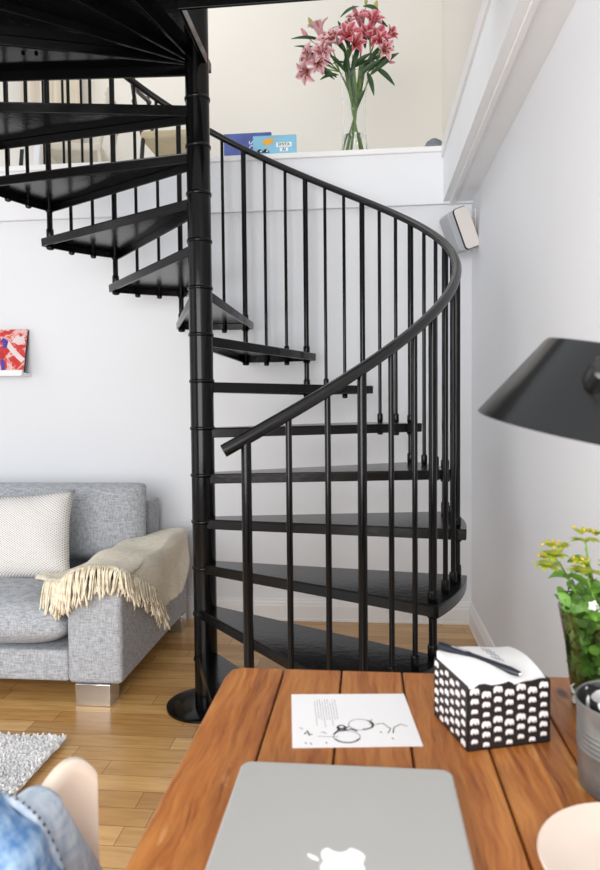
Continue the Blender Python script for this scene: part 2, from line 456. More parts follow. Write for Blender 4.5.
# landing: a black steel floor plate with ribs fanning from the pole
zt, zb = ZL - .002, ZL - .014
m = MB()
LP = [(-.628, 2.268), (-.628, 2.70), (-.70, 2.715), (-2.6, 2.60), (-2.6, 1.75), (.40, 1.75), (.40, 2.262)]
LP = LP[::-1]
m.prism(LP, zb, zt); m.ring(LP, inset(LP, .012), zb - .038, zb)
for d in (199, 218, 238, 257):
    a = R(d); L = min(1.95, (2.65 - 1.78) / max(.01, -math.sin(a))) 
    mt = Matrix.Translation((PX, PY, 0)) @ Matrix.Rotation(a, 4, 'Z')
    m.box(.05, L, -.006, .006, zb - .036, zb, mt)
ld = m.build('landing', M['black'], stair, bevel=.002)
for d in (189, 209, 228):
    for q in (.62, .67, .95, 1.0):
        m = MB(); p = P(R(d), q, zb - .004); m.lathe([(0, -.006), (.006, -.004), (.008, .004), (0, .004)], p, 10)
        m.build('bolt', M['black'], ld, smooth=50)

# ------------------------------------------------------------------ loft furniture and ledge objects
m = MB()
rl = thing('loft_railing', (-2.0, 4.0, ZL), 'black metal guard railing on the loft, seen between the upper stair balusters', 'railing')
for x in (-2.44, -2.315, -2.19, -2.075, -1.959, -1.835, -1.718):
    m = MB(); m.tube([(x, 4.0, ZL), (x, 4.0, ZL + .9)], .008, 10); m.build('baluster', M['black'], rl, smooth=50)
m = MB(); m.tube([(-2.5, 4.0, ZL + .9), (-1.70, 4.0, ZL + .9)], .017, 12); m.build('handrail', M['black_rail'], rl, smooth=50)
m = MB()
m.grid(lambda u, v: (-2.66 + .50 * u, 5.06 + .03 * math.sin(u * 30) + .01 * math.sin(u * 13), ZL + .03 + 1.7 * v), 120, 2)
tag(m.build('curtain', M['curtain'], smooth=180, solid=.004), 'pleated beige curtain hanging against the loft wall behind the railing', 'curtain')
m = MB(); mt = Matrix.Translation((-2.33, 4.45, ZL)) @ Matrix.Rotation(R(-10), 4, 'X') 
fr = thing('leaning_frame', (-2.33, 4.3, ZL), 'white framed board leaning on the loft floor at far left', 'picture frame')
def frame_bars(m, w, h, t, mt):
    m.box(-w, w, -.012, .012, 0, t, mt); m.box(-w, w, -.012, .012, h - t, h, mt); m.box(-w, -w + t, -.012, .012, t, h - t, mt); m.box(w - t, w, -.012, .012, t, h - t, mt)
mt = Matrix.Translation((-2.42, 4.5, ZL + .002)) @ Matrix.Rotation(R(-38), 4, 'Y') @ Matrix.Translation((.12, 0, -.08))
mt = Matrix.Translation((-2.33, 4.3, ZL + .003)) @ Matrix.Rotation(R(-10), 4, 'X')
m = MB(); frame_bars(m, .17, .42, .045, mt); m.build('frame', M['white_trim'], fr, bevel=.003)
m = MB(); m.box(-.126, .126, -.004, .010, .045, .375, mt); m.build('board', M['cream_wall'], fr)
m = MB(); m.box(.03, .055, -.010, -.004, .13, .34, mt); m.build('dark_strip', M['ink'], fr)

def loft_chair(x, y, rz, framem, seatm, label):
    t = thing('chair', (x, y, ZL), label, 'chair')
    mt = Matrix.Translation((x, y, ZL)) @ Matrix.Rotation(rz, 4, 'Z')
    m = MB(); m.box(-.19, .19, -.19, .19, .40, .455, mt); m.build('seat', seatm, t, bevel=.015, seg=3)
    for sx in (-1, 1):
        for sy in (-1, 1):
            m = MB(); m.tube([mt @ Vector((sx * .175, sy * .175, .40)), mt @ Vector((sx * .2, sy * .2, 0))], .014, 10); m.build('leg', framem, t, smooth=50)
    m = MB()
    for sx in (-1, 1): m.tube([mt @ Vector((sx * .175, .17, .40)), mt @ Vector((sx * .17, .22, .60)), mt @ Vector((sx * .17, .25, .84))], .014, 10)
    for z in (.66, .80): m.tube([mt @ Vector((-.17, .235, z)), mt @ Vector((0, .262, z)), mt @ Vector((.17, .235, z))], .016, 10)
    m.build('backrest', framem, t, smooth=50)
loft_chair(-1.31, 4.62, R(90), M['lamp_black'], M['beige_seat'], 'black framed chair with beige seat on the loft behind the stair pole')
loft_chair(-2.06, 4.75, R(-80), M['pale_wood'], M['pale_wood'], 'pale wooden chair on the loft in front of the beige curtain')

# white picture ledge with the leaning red print
m = MB(); m.box(-3.0, -1.958, 3.66, BY, 1.413, 1.432); m.box(-3.0, -1.958, 3.655, 3.667, 1.413, 1.447)
tag(m.build('picture_ledge', M['white_trim'], bevel=.002), 'narrow white picture ledge on the wall above the sofa', 'shelf')
t = thing('painting', (-2.2, 3.69, 1.432), 'red abstract painting leaning on the white ledge above the sofa', 'painting')
mt = Matrix.Translation((-2.155, 3.682, 1.433)) @ Matrix.Rotation(R(-14), 4, 'X')
m = MB(); m.box(-.19, .19, -.002, .006, 0, .262, mt); m.build('canvas', M['painting'], t)
m = MB(); m.box(-.19, .19, .0062, .020, 0, .262, mt); m.build('stretcher', M['ink'], t)
def strokes(items, par, base, dy):
    for nm, mat_, pts, w in items:
        m = MB(); n = len(pts)
        L = []
        for i, (x, z) in enumerate(pts): L.append((x, z))
        vs = []
        for i in range(n):
            a = Vector(pts[max(0, i - 1)]); b = Vector(pts[min(n - 1, i + 1)]); d = (b - a).normalized(); q = Vector((-d.y, d.x)) * w / 2
            for s_ in (-1, 1):
                p = Vector(pts[i]) + q * s_; vs += [base @ Vector((p.x, -dy, p.y)), base @ Vector((p.x, -dy - .0008, p.y))]
        fs = []
        for i in range(n - 1):
            o = i * 4; fs += [(o, o + 2, o + 6, o + 4), (o + 1, o + 5, o + 7, o + 3), (o, o + 4, o + 5, o + 1), (o + 2, o + 3, o + 7, o + 6)]
        fs += [(0, 1, 3, 2), ((n - 1) * 4, (n - 1) * 4 + 2, (n - 1) * 4 + 3, (n - 1) * 4 + 1)]
        m.add(vs, fs); m.build(nm, mat_, par)
M['violet'] = plain('violet_brush_paint', (74, 64, 168), .5, var=.2)
M['rose_white'] = plain('pinkish_white_brush_paint', (232, 214, 214), .5, var=.1)
strokes([('brush_stroke', M['rose_white'], [(.07, .19), (.11, .14), (.15, .10), (.185, .07)], .030),
         ('brush_stroke', M['violet'], [(.04, .20), (.07, .185), (.06, .15)], .030),
         ('brush_stroke', M['rose_white'], [(.12, .21), (.15, .19), (.18, .20)], .050),
         ('brush_stroke', M['violet'], [(.055, .08), (.065, .04), (.07, .005)], .022)], t, mt, .0022)

# books on the ledge
def word(txt, size, par, mat_, mtx, name='lettering', ext=.0006):
    c = bpy.data.curves.new(name, 'FONT'); c.body = txt; c.size = size; c.extrude = ext; c.align_x = 'CENTER'; c.align_y = 'CENTER'
    tmp = bpy.data.objects.new(name + '_text', c); col.objects.link(tmp)
    me = bpy.data.meshes.new_from_object(tmp.evaluated_get(bpy.context.evaluated_depsgraph_get())); bpy.data.objects.remove(tmp)
    me.transform(mtx)
    pl = WL[par.name]
    me.transform(Matrix.Translation(-pl))
    me.materials.clear(); me.materials.append(mat_)
    o = bpy.data.objects.new(name, me); col.objects.link(o); o.parent = par; WL[o.name] = pl.copy(); return o
FACE = Matrix.Rotation(R(90), 4, 'X')             # text plane XY -> XZ facing -Y
def book(x0, x1, y, h, mat_, label, th=.018):
    t = thing('book', ((x0 + x1) / 2, y, ZL), label, 'book', 'books on the loft ledge')
    m = MB(); m.box(x0, x1, y - th / 2, y - th / 2 + .003, ZL, ZL + h); m.box(x0, x1, y + th / 2 - .003, y + th / 2, ZL, ZL + h); m.box(x0, x0 + .003, y - th / 2 + .003, y + th / 2 - .003, ZL, ZL + h)
    m.build('cover', mat_, t)
    m = MB(); m.box(x0 + .004, x1 - .004, y - th / 2 + .0035, y + th / 2 - .0035, ZL + .003, ZL + h - .003); m.build('pages', M['paper'], t)
    return t
b1 = book(-.825, -.545, 3.935, .198, M['book_blue'], 'dark blue picture book standing behind the sky blue one on the ledge')
word('IDS', .055, b1, M['white_print'], Matrix.Translation((-.655, 3.925, ZL + .115)) @ FACE @ Matrix.Rotation(R(90), 4, 'Z'))
b2 = book(-.640, -.392, 3.86, .148, M['book_sky'], 'sky blue picture book with an orange blob, at the front on the ledge')
m = MB(); m.prism([(.034 * math.cos(a * TAU / 20) * (1 + .15 * math.sin(a)), .017 * math.sin(a * TAU / 20) * (1 + .1 * math.cos(a * 2))) for a in range(20)], 0, .0008, Matrix.Translation((-.553, 3.850, ZL + .112)) @ FACE @ Matrix.Rotation(R(14), 4, 'Z'))
m.build('orange_blob', M['orange'], b2)
for (cx, cz, w, h2, s) in ((-.462, .094, .044, .013, 'EMITA'), (-.462, .066, .024, .010, 'AI')):
    m = MB(); m.box(cx - w, cx + w, 3.8500, 3.8508, ZL + cz - h2, ZL + cz + h2); m.build('title_panel', M['white_print'], b2)
    word(s, .024, b2, M['ink'], Matrix.Translation((cx, 3.8494, ZL + cz)) @ FACE)
for cx in (-.600, -.565):
    m = MB(); m.prism([(-.022, 0), (.020, 0), (.014, .012), (.0, .022), (-.012, .018)], 0, .0008, Matrix.Translation((cx + .0, 3.850, ZL + .052)) @ FACE); m.build('dark_figure', M['ink'], b2)
    m = MB(); m.lathe([(0, 0), (.005, 0), (.005, .0008), (0, .0008)], (0, 0, 0), 12, Matrix.Translation((cx + .006, 3.849, ZL + .060)) @ FACE); m.build('white_eye', M['white_print'], b2)

# round grey speckled dome at the right end of the ledge
m = MB(); m.lathe([(0, 0), (.055, 0), (.062, .02), (.058, .055), (.042, .085), (.02, .1), (0, .104)], (.385, 3.90, ZL), 28)
tag(m.build('stone_ornament', M['grey_felt'], smooth=60), 'small grey rounded ornament at the right end of the loft ledge', 'ornament')

# ------------------------------------------------------------------ flower helpers
def lance(base, tip, width, m, sag=.02, cup=.2, nrm=(0, -1, .3), nu=4, nv=10):
    base, tip = Vector(base), Vector(tip); d = tip - base; n = Vector(nrm).normalized()
    side = d.cross(n).normalized(); up = side.cross(d).normalized()
    def fn(u, v):
        w = width * (math.sin(math.pi * min(1, v * .92 + .04)) ** .8) * (1 - .25 * v)
        x = (u - .5) * 2
        return base + d * v + side * x * w / 2 + up * (abs(x) * w * cup) + Vector((0, 0, 1)) * (sag * 4 * v * (1 - v))
    m.grid(fn, nu, nv)
def lily(c, direction, size, mat_, par, openness=1.0, n=6):
    c = Vector(c); d = Vector(direction).normalized(); a = Vector((0, 0, 1)) if abs(d.z) < .9 else Vector((1, 0, 0))
    u0 = d.cross(a).normalized(); w0 = d.cross(u0)
    m = MB()
    for i in range(n):
        th = TAU * i / n + rnd.uniform(-.12, .12); wd = size * (.36 if i % 2 else .46)
        rad = u0 * math.cos(th) + w0 * math.sin(th); tan = d.cross(rad)
        L = size * rnd.uniform(.92, 1.06); op = openness * rnd.uniform(.85, 1.1)
        def fn(u, v, rad=rad, tan=tan, wd=wd, L=L, op=op):
            ang = .15 + op * (1.0 * v + .9 * v * v)
            # integrate curve
            steps = 6; r = 0; h = 0
            for s_ in range(steps):
                vv = v * (s_ + .5) / steps; an = .15 + op * (1.0 * vv + .9 * vv * vv)
                r += math.sin(an) * L * v / steps; h += math.cos(an) * L * v / steps
            x = (u - .5) * 2
            w = wd * (math.sin(math.pi * (v * .93 + .05)) ** .75)
            fr = .06 * size * math.sin(v * 16 + x * 2) * abs(x)
            return c + rad * (r - abs(x) ** 2 * w * .0) + d * (h + (x * x) * w * .28 + fr * .4) + tan * x * w / 2
        m.grid(fn, 4, 9)
    b = m.build('bloom', mat_, par, smooth=180)
    m = MB()
    for i in range(6):
        th = TAU * i / 6 + .3; rad = u0 * math.cos(th) + w0 * math.sin(th)
        e = c + d * size * .62 + rad * size * .22
        m.tube([c, c + d * size * .35 + rad * size * .06, e], .0016, 5); m.tube([e - rad * .006 - d * .002, e + rad * .007 + d * .002], .0035, 6)
    m.build('stamens', M['stamen'], b)
def bud(c, d, L, mat_, par):
    d = Vector(d).normalized(); q = d.to_track_quat('Z', 'Y').to_matrix().to_4x4()
    m = MB(); m.lathe([(0, 0), (.16 * L, .08 * L), (.2 * L, .35 * L), (.16 * L, .7 * L), (.07 * L, .93 * L), (0, L)], c, 10, q)
    m.build('bud', mat_, par, smooth=180)

# --- vase of lilies
VX, VY = -.062, 3.90
def B(x, y, dy=0): return Vector((VX + (x - 355) * .00575, VY + dy, ZL + .045 + (152 - y) * .00585))
va = thing('flower_vase', (VX, VY, ZL), 'tall clear glass vase holding pink lilies on the loft ledge', 'vase')
def glass_vase(prof, th, c, n=40):
    inner = [(max(0, r - th), z) for r, z in prof]
    inner[0] = (0, prof[0][1] + th * 2.5) 
    pin = [(0, prof[0][1] + .012)] + [(r - th, max(z, prof[0][1] + .012)) for r, z in prof[1:]]
    return [(0, prof[0][1])] + prof[1:] + pin[::-1][:-1] + [(0, prof[0][1] + .012)]
pv = [(0, 0), (.074, 0), (.076, .01), (.072, .10), (.064, .22), (.066, .34), (.074, .44), (.079, .475)]
m = MB(); m.lathe(glass_vase(pv, .0035, None), (VX, VY, ZL), 40)
gb = m.build('glass_body', M['glass'], va, smooth=60)
m = MB(); m.lathe([(0, .0125), (.069, .0125), (.067, .10), (.066, .135), (0, .135)], (VX, VY, ZL), 36)
m.build('water', M['water'], va, smooth=60)
stems = [
 ('lily_stem', 'lily stem leaning furthest left, pale pink blooms and drooping one', (338, 150), (358, 112), (334, 62), -.02,
   [((322, 40), (-.25, -.5, 1), .085, 'petal_pale', .75), ((312, 64), (-.8, -.7, .1), .085, 'petal_pale', 1), ((309, 77), (-.5, -.7, -.8), .075, 'petal_pale', 1.0), ((324, 62), (.1, -1, .2), .08, 'petal_pale', 1), ((331, 50), (-.4, -1, .5), .075, 'petal_pale', .9), ((320, 70), (.2, -1, -.4), .065, 'petal_pale', 1)],
   [((306, 36), (-.6, 0, .9), .065, 'bud_pink'), ((313, 27), (-.5, 0, 1), .07, 'bud_green')]),
 ('lily_stem', 'upright middle lily stem with a spotted rose bloom over the vase mouth', (366, 150), (352, 112), (348, 50), -.04,
   [((350, 50), (-.2, -1, .25), .085, 'petal_deep', .95), ((337, 52), (-.6, -.8, .4), .08, 'petal_pale', 1.0), ((356, 58), (.4, -1, .1), .07, 'petal_deep', .8)],
   []),
 ('lily_stem', 'tallest lily stem with pink blooms and closed buds at its top', (346, 150), (357, 110), (366, 14), .03,
   [((361, 26), (-.1, -.7, .7), .085, 'petal_deep', .9), ((352, 30), (-.8, -.6, .3), .07, 'petal_pale', 1)],
   [((356, 14), (-.4, 0, 1), .075, 'bud_pink'), ((376, 12), (.25, 0, 1), .085, 'bud_green'), ((367, 4), (0, 0, 1), .05, 'bud_green')]),
 ('lily_stem', 'lily stem leaning right with crowded deep rose blooms', (362, 150), (354, 112), (378, 40), .0,
   [((373, 33), (.2, -.8, .5), .085, 'petal_deep', .9), ((377, 48), (.3, -1, .1), .08, 'petal_deep', 1), ((369, 44), (-.2, -1, .3), .075, 'petal_deep', .7)],
   [((391, 38), (.6, 0, .4), .035, 'bud_green')]),
 ('lily_stem', 'lowest right lily stem, small rose bloom and pale one at its side', (350, 150), (358, 112), (384, 56), -.03,
   [((389, 50), (.8, -.7, .3), .06, 'petal_deep', .7), ((384, 63), (.5, -.9, -.2), .065, 'petal_pale', .9), ((381, 56), (.1, -1, .3), .07, 'petal_deep', .8)],
   [((392, 70), (.9, 0, -.1), .04, 'bud_pink')]),
]
leaves = [[((334, 70), (306, 59)), ((332, 60), (297, 53)), ((325, 47), (294, 46)), ((338, 82), (303, 66)), ((340, 80), (322, 86)), ((336, 84), (312, 75))],
          [((348, 62), (333, 46)), ((352, 60), (340, 34)), ((347, 80), (330, 64)), ((350, 86), (346, 58)), ((352, 82), (362, 52))],
          [((360, 12), (342, 24)), ((364, 12), (381, 22)), ((368, 22), (388, 36)), ((358, 34), (330, 35)), ((366, 52), (365, 34))],
          [((350, 76), (372, 62)), ((344, 74), (356, 50)), ((352, 70), (334, 70)), ((356, 72), (376, 70)), ((362, 78), (386, 52)), ((368, 78), (394, 64)), ((372, 44), (394, 58)), ((364, 70), (384, 66))],
          [((368, 80), (374, 104)), ((376, 76), (394, 96)), ((372, 82), (398, 66)), ((360, 84), (380, 72)), ((358, 112), (366, 98))]]
for i, (nm, lab, foot, cross, top, dy, bl, bd) in enumerate(stems):
    f = Vector((VX + (foot[0] - 355) * .0042, VY + dy * .6, ZL + .016))
    c = Vector((VX + (cross[0] - 355) * .004, VY + dy * .3, ZL + .045 + (152 - cross[1]) * .00585)); tp = B(*top, dy)
    t = thing(nm, tuple(f), lab, 'flower', 'pink lilies in the ledge vase')
    mid = c.lerp(tp, .5) + Vector((0, 0, .02))
    m = MB(); m.tube([f, f.lerp(c, .5), c, mid, tp], [.007, .0055, .005, .0045, .0035], 8); m.build('stem', M['green_stem'], t, smooth=60)
    for (px, d, s, mt_, op) in bl:
        ctr = B(*px, dy * 1.5 - .04) - Vector(d).normalized() * s * .45
        m = MB(); m.tube([mid.lerp(tp, .4), (mid.lerp(tp, .4) + ctr) / 2 + Vector((0, 0, .01)), ctr], .003, 6); m.build('flower_stalk', M['green_stem'], t, smooth=60)
        lily(ctr, d, s * 1.38, M[mt_], t, op)
    for (px, d, L, mt_) in bd:
        ctr = B(*px, dy) - Vector(d).normalized() * L * .5
        m = MB(); m.tube([tp, (tp + ctr) / 2, ctr], .0025, 6); m.build('bud_stalk', M['green_stem'], t, smooth=60)
        bud(ctr, d, L, M[mt_], t)
    for (a, b) in leaves[i]:
        m = MB(); lance(B(*a, dy - .02), B(*b, dy - .05), .034, m, sag=.010, nrm=(rnd.uniform(-.4, .4), -1, rnd.uniform(0, .8)))
        m.build('leaf', M['leaf_dark'], t, smooth=180)
    for q in range(3):       # leaves pressed inside the glass
        aa = rnd.uniform(0, TAU); m = MB()
        lance(c + Vector((0, 0, .02)), c + Vector((.055 * math.cos(aa), .05 * math.sin(aa), .25 + rnd.uniform(0, .04))), .026, m, sag=0, nrm=(math.cos(aa + 1), math.sin(aa + 1), .1)); m.build('leaf', M['leaf_mid'], t, smooth=180)

# ------------------------------------------------------------------ wall speaker
sp = thing('wall_speaker', (.485, 3.60, 2.05), 'small off-white wall speaker with grey cloth front, tilted in the corner under the ledge', 'speaker')
mt = Matrix.Translation((.494, 3.585, 2.128)) @ Matrix.Rotation(R(17), 4, 'Z') @ Matrix.Rotation(R(-21), 4, 'Y') @ Matrix.Scale(.84, 4)
def rbox(m, x0, x1, y0, y1, z0, z1, r, mt, n=5):      # box with rounded XZ corners, extruded in Y
    pts = []
    for cx, cz, a0 in ((x1 - r, z1 - r, 0), (x0 + r, z1 - r, 90), (x0 + r, z0 + r, 180), (x1 - r, z0 + r, 270)):
        for i in range(n + 1):
            a = R(a0 + 90 * i / n); pts.append((cx + r * math.cos(a), cz + r * math.sin(a)))
    m.prism(pts, -y1, -y0, mt @ Matrix.Rotation(R(90), 4, 'X'))
m = MB(); rbox(m, -.088, .046, -.060, .070, -.124, .124, .030, mt); m.build('cloth_body', M['speaker_cloth'], sp, bevel=.004)
m = MB(); rbox(m, -.050, .050, -.066, -.0595, -.129, .129, .024, mt); m.build('gasket', M['ink'], sp)
m = MB(); rbox(m, -.045, .052, -.074, -.0655, -.125, .125, .022, mt); m.build('end_cap', M['speaker_body'], sp, bevel=.003)
m = MB(); m.tube([mt @ Vector((.04, .03, .02)), (.545, 3.64, 2.19), (RX, 3.65, 2.19)], .011, 12); m.lathe([(0, 0), (.016, .002), (.018, .018), (.010, .03), (0, .03)], (.535, 3.635, 2.175), 16)
m.build('bracket', M['speaker_body'], sp, smooth=50)
m = MB(); m.box(RX - .008, RX, 3.62, 3.68, 2.10, 2.25); m.build('wall_plate', M['speaker_body'], sp, bevel=.003)

# ------------------------------------------------------------------ sofa
sofa = thing('sofa', (-2.0, 3.1, 0), 'light grey fabric sofa with low arms on steel block feet by the back wall', 'sofa')
AX0, AX1, AY0, AY1, AT = -1.232, -1.0, 2.60, 3.60, .528
m = MB(); m.box(AX0, AX1, AY0, AY1, .092, AT); m.build('armrest', M['sofa'], sofa, bevel=.022, seg=4)
m = MB(); m.box(-3.6, -3.38, AY0, AY1, .092, AT); m.build('armrest', M['sofa'], sofa, bevel=.022, seg=4)
m = MB(); m.box(-3.378, AX0 - .002, 2.615, 3.50, .094, .222); m.build('base_frame', M['sofa'], sofa, bevel=.012, seg=3)
m = MB(); m.box(-3.55, -1.178, 3.502, 3.70, .13, .72); m.build('back_frame', M['sofa'], sofa, bevel=.02, seg=4)
def cushion(x0, x1, y0, y1, z0, z1, puff, mat_, name, par, mt=None, r=.05, N=14, uvs=True):
    m = MB()
    def fn_side(sgn):
        def fn(u, v):
            a, b = u * 2 - 1, v * 2 - 1
            e = (max(0, 1 - abs(a) ** 5) * max(0, 1 - abs(b) ** 5)) ** .35
            x = x0 + (x1 - x0) * u; y = y0 + (y1 - y0) * v
            zc = (z0 + z1) / 2; h = (z1 - z0) / 2 * (.35 + .65 * e) + puff * (1 - a * a) * (1 - b * b)
            return (x, y, zc + sgn * h)
        return fn
    m.grid(fn_side(1), N, N, uvs); m.grid(fn_side(-1), N, N, uvs)
    o1, o2 = 0, (N + 1) ** 2
    idx = [i * (N + 1) for i in range(N + 1)] + [N * (N + 1) + j for j in range(1, N + 1)] + [i * (N + 1) + N for i in range(N - 1, -1, -1)] + [j for j in range(N - 1, 0, -1)]
    n = len(idx)
    for q in range(n): m.f.append((o1 + idx[q], o1 + idx[(q + 1) % n], o2 + idx[(q + 1) % n], o2 + idx[q]))
    if mt: m.v = [mt @ p for p in m.v]
    return m.build(name, mat_, par, smooth=180, sub=1)
cushion(-2.30, AX0 - .006, 2.595, 3.33, .226, .405, .028, M['sofa'], 'seat_cushion', sofa)
cushion(-3.37, -2.305, 2.595, 3.33, .226, .405, .028, M['sofa'], 'seat_cushion', sofa)
for (xa, xb) in ((-2.28, -1.155), (-3.37, -2.29)):
    mt = Matrix.Translation((0, 3.36, .43)) @ Matrix.Rotation(R(84), 4, 'X')
    cushion(xa, xb, 0, .405, -.115, .085, .02, M['sofa'], 'back_cushion', sofa, mt)
for (x0, y0) in ((-1.20, 2.60), (-1.155, 3.50), (-3.55, 2.60), (-3.55, 3.52)):
    m = MB(); m.box(x0, x0 + .15, y0, y0 + .10, 0, .093); m.build('foot', M['chrome'], sofa, bevel=.003)
# scatter cushion
W_, H_ = .58, .43
m = MB()
def pil(sgn):
    def fn(u, v):
        a, b = u * 2 - 1, v * 2 - 1
        pin = 1 - .10 * (1 - abs(b) ** 2) * abs(a) ** 3 if False else 1
        x = a * W_ / 2 * (1 - .07 * (1 - b * b)); z = b * H_ / 2 * (1 - .09 * (1 - a * a))
        th = .085 * ((1 - a ** 4) * (1 - b ** 4)) ** .6
        wr = .006 * math.sin(a * 9 + b * 5) * (a * a + b * b) * .6
        return (x, sgn * th + wr, z)
    return fn
m.grid(pil(1), 24, 20); m.grid(pil(-1), 24, 20)
mt = Matrix.Translation((-1.690, 3.035, .610)) @ Matrix.Rotation(R(3), 4, 'Z') @ Matrix.Rotation(R(-17), 4, 'X') @ Matrix.Rotation(R(-3), 4, 'Y')
m.v = [mt @ p for p in m.v]
tag(m.build('scatter_cushion', M['pillow'], smooth=180), 'white scatter cushion patterned with small grey dots, propped on the grey sofa', 'cushion')

# throw blanket draped over the arm
thr = thing('throw_blanket', (-1.1, 3.1, .552), 'cream wool throw with tasselled edge draped over the sofa arm', 'blanket')
#          x      z     yfront yback
ST_ = [(-1.46, .462, 2.80, 2.92), (-1.35, .470, 2.70, 3.10), (-1.255, .505, 2.62, 3.30), (-1.215, .540, 2.605, 3.42),
       (-1.11, .556, 2.600, 3.50), (-1.00, .553, 2.615, 3.53), (-.982, .525, 2.69, 3.53), (-.977, .45, 2.82, 3.52), (-.975, .37, 2.97, 3.46), (-.975, .27, 3.10, 3.34)]
def cat(tb, s):
    n = len(tb) - 1; x = s * n; i = min(n - 1, int(x)); f = x - i
    g = lambda k: Vector(tb[max(0, min(n, k))])
    p0, p1, p2, p3 = g(i - 1), g(i), g(i + 1), g(i + 2)
    return .5 * ((2 * p1) + (p2 - p0) * f + (2 * p0 - 5 * p1 + 4 * p2 - p3) * f * f + (3 * p1 - p0 - 3 * p2 + p3) * f ** 3)
TF = [(a, b, c) for a, b, c, d in ST_]; TB = [(a, b, d) for a, b, c, d in ST_]
def throw(s, t):
    f = cat(TF, s); b = cat(TB, s)
    y = f.z + (b.z - f.z) * t
    w = .010 * math.sin(s * 17 + t * 5) + .007 * math.sin(t * 15 + s * 6)
    n = Vector((1, 0, .25)) if s > .62 else Vector((0, 0, 1))
    return Vector((f.x, y, f.y)) + n.normalized() * (w + .008) + Vector((0, 0, -.03 * (max(0, t - .75) * 4) ** 2 if s < .3 else 0))
m = MB(); m.grid(throw, 60, 30)
m.build('cloth', M['throw'], thr, smooth=180, solid=.012)
def tassel(m, p, out, L, drop=True):
    r = .0036 * rnd.uniform(.8, 1.25); j = Vector((rnd.uniform(-.022, .022), rnd.uniform(-.01, .01), 0))
    pts = [p + Vector((0, .01, 0)), p + out * .35 * L + j * .3, p + out * .55 * L + j * .7 + Vector((0, 0, -.32 * L)), p + out * .6 * L + j + Vector((0, 0, -.66 * L)), p + out * .60 * L + j * 1.6 + Vector((0, 0, -1.0 * L))]
    q = [Vector(x) for x in pts]
    sm = []
    for i in range(13): sm.append(cat(q, i / 12))
    m.tube(sm, [r * (1 + .25 * math.sin(i * 1.9)) for i in range(13)], 6)
m = MB()
NT = 140
for i in range(NT):
    s = .10 + .90 * i / (NT - 1)
    p = throw(s, 0.0)
    if s < .64: out = Vector((.05, -.55, 0)); L = .105 * (1.35 if s < .42 else (1.1 if s < .5 else .85)) * rnd.uniform(.85, 1.1)
    else: out = Vector((.10, -.30, 0)); L = .105 * rnd.uniform(.85, 1.15)
    for rep in range(2):
        tassel(m, p + Vector((0, .012 * rep, .004 * rep)), out * (1 - .15 * rep), L * (1 - .12 * rep))
m.build('fringe', M['fringe'], thr, smooth=180, kind='stuff')

# ------------------------------------------------------------------ rug
rug = thing('shag_rug', (-2.0, 1.7, 0), 'white shaggy rug on the oak floor in front of the sofa', 'rug')
m = MB(); m.box(-3.2, -1.115, .9, 2.29, .001, .022); m.build('backing', M['rug'], rug)
m = MB()
for i in range(20000):
    near = i < 17000
    x = rnd.uniform(-1.75, -1.105) if near else rnd.uniform(-3.2, -1.75); y = rnd.uniform(1.75, 2.30) if near else rnd.uniform(.9, 2.30)
    h = rnd.uniform(.025, .031); a = rnd.uniform(0, TAU); b = rnd.uniform(.004, .020); w = .0050
    tx, ty = x + b * math.cos(a), y + b * math.sin(a)
    c2 = a + 1.57
    vs = [(x + w * math.cos(c2), y + w * math.sin(c2), .015), (x - w * math.cos(c2), y - w * math.sin(c2), .015), (x + w * math.cos(a), y + w * math.sin(a), .015),
          (tx + w * .5 * math.cos(c2), ty + w * .5 * math.sin(c2), h), (tx - w * .5 * math.cos(c2), ty - w * .5 * math.sin(c2), h), (tx + w * .5, ty, h)]
    o = len(m.v); m.v += [Vector(q) for q in vs]; m.f += [(o, o + 1, o + 4, o + 3), (o + 1, o + 2, o + 5, o + 4), (o + 2, o, o + 3, o + 5), (o + 3, o + 4, o + 5)]
m.build('pile', M['rug'], rug, kind='stuff')

# ------------------------------------------------------------------ table
TZ = .765
tab = thing('dining_table', (.16, .3, 0), 'orange-brown plank dining table in the foreground against the right wall', 'table')
m = MB(); xs = [-.243, -.146, -.0455, .0575, .1605, .266, .368, .470, .568]
for i in range(8):
    a, b = xs[i] + (.0014 if i else 0), xs[i + 1] - (.0014 if i < 7 else 0)
    if i == 0: pts = [(a, -.75), (b, -.75), (b, 1.146), (a + .022, 1.146), (a + .006, 1.136), (a, 1.10)]
    else: pts = [(a, -.75), (b, -.75), (b, 1.146), (a, 1.146)]
    m.prism(pts, TZ - .035, TZ)
m.build('tabletop', M['table'], tab, bevel=.0022, seg=2)
m = MB(); m.ring([(-.17, -.68), (.50, -.68), (.50, 1.07), (-.17, 1.07)], [(-.145, -.655), (.475, -.655), (.475, 1.045), (-.145, 1.045)], TZ - .125, TZ - .0355); m.build('apron', M['table'], tab)
for x in (-.178, .438):
    for y in (-.69, 1.01):
        m = MB(); m.box(x, x + .07, y, y + .07, 0, TZ - .036); m.build('leg', M['table'], tab, bevel=.004)

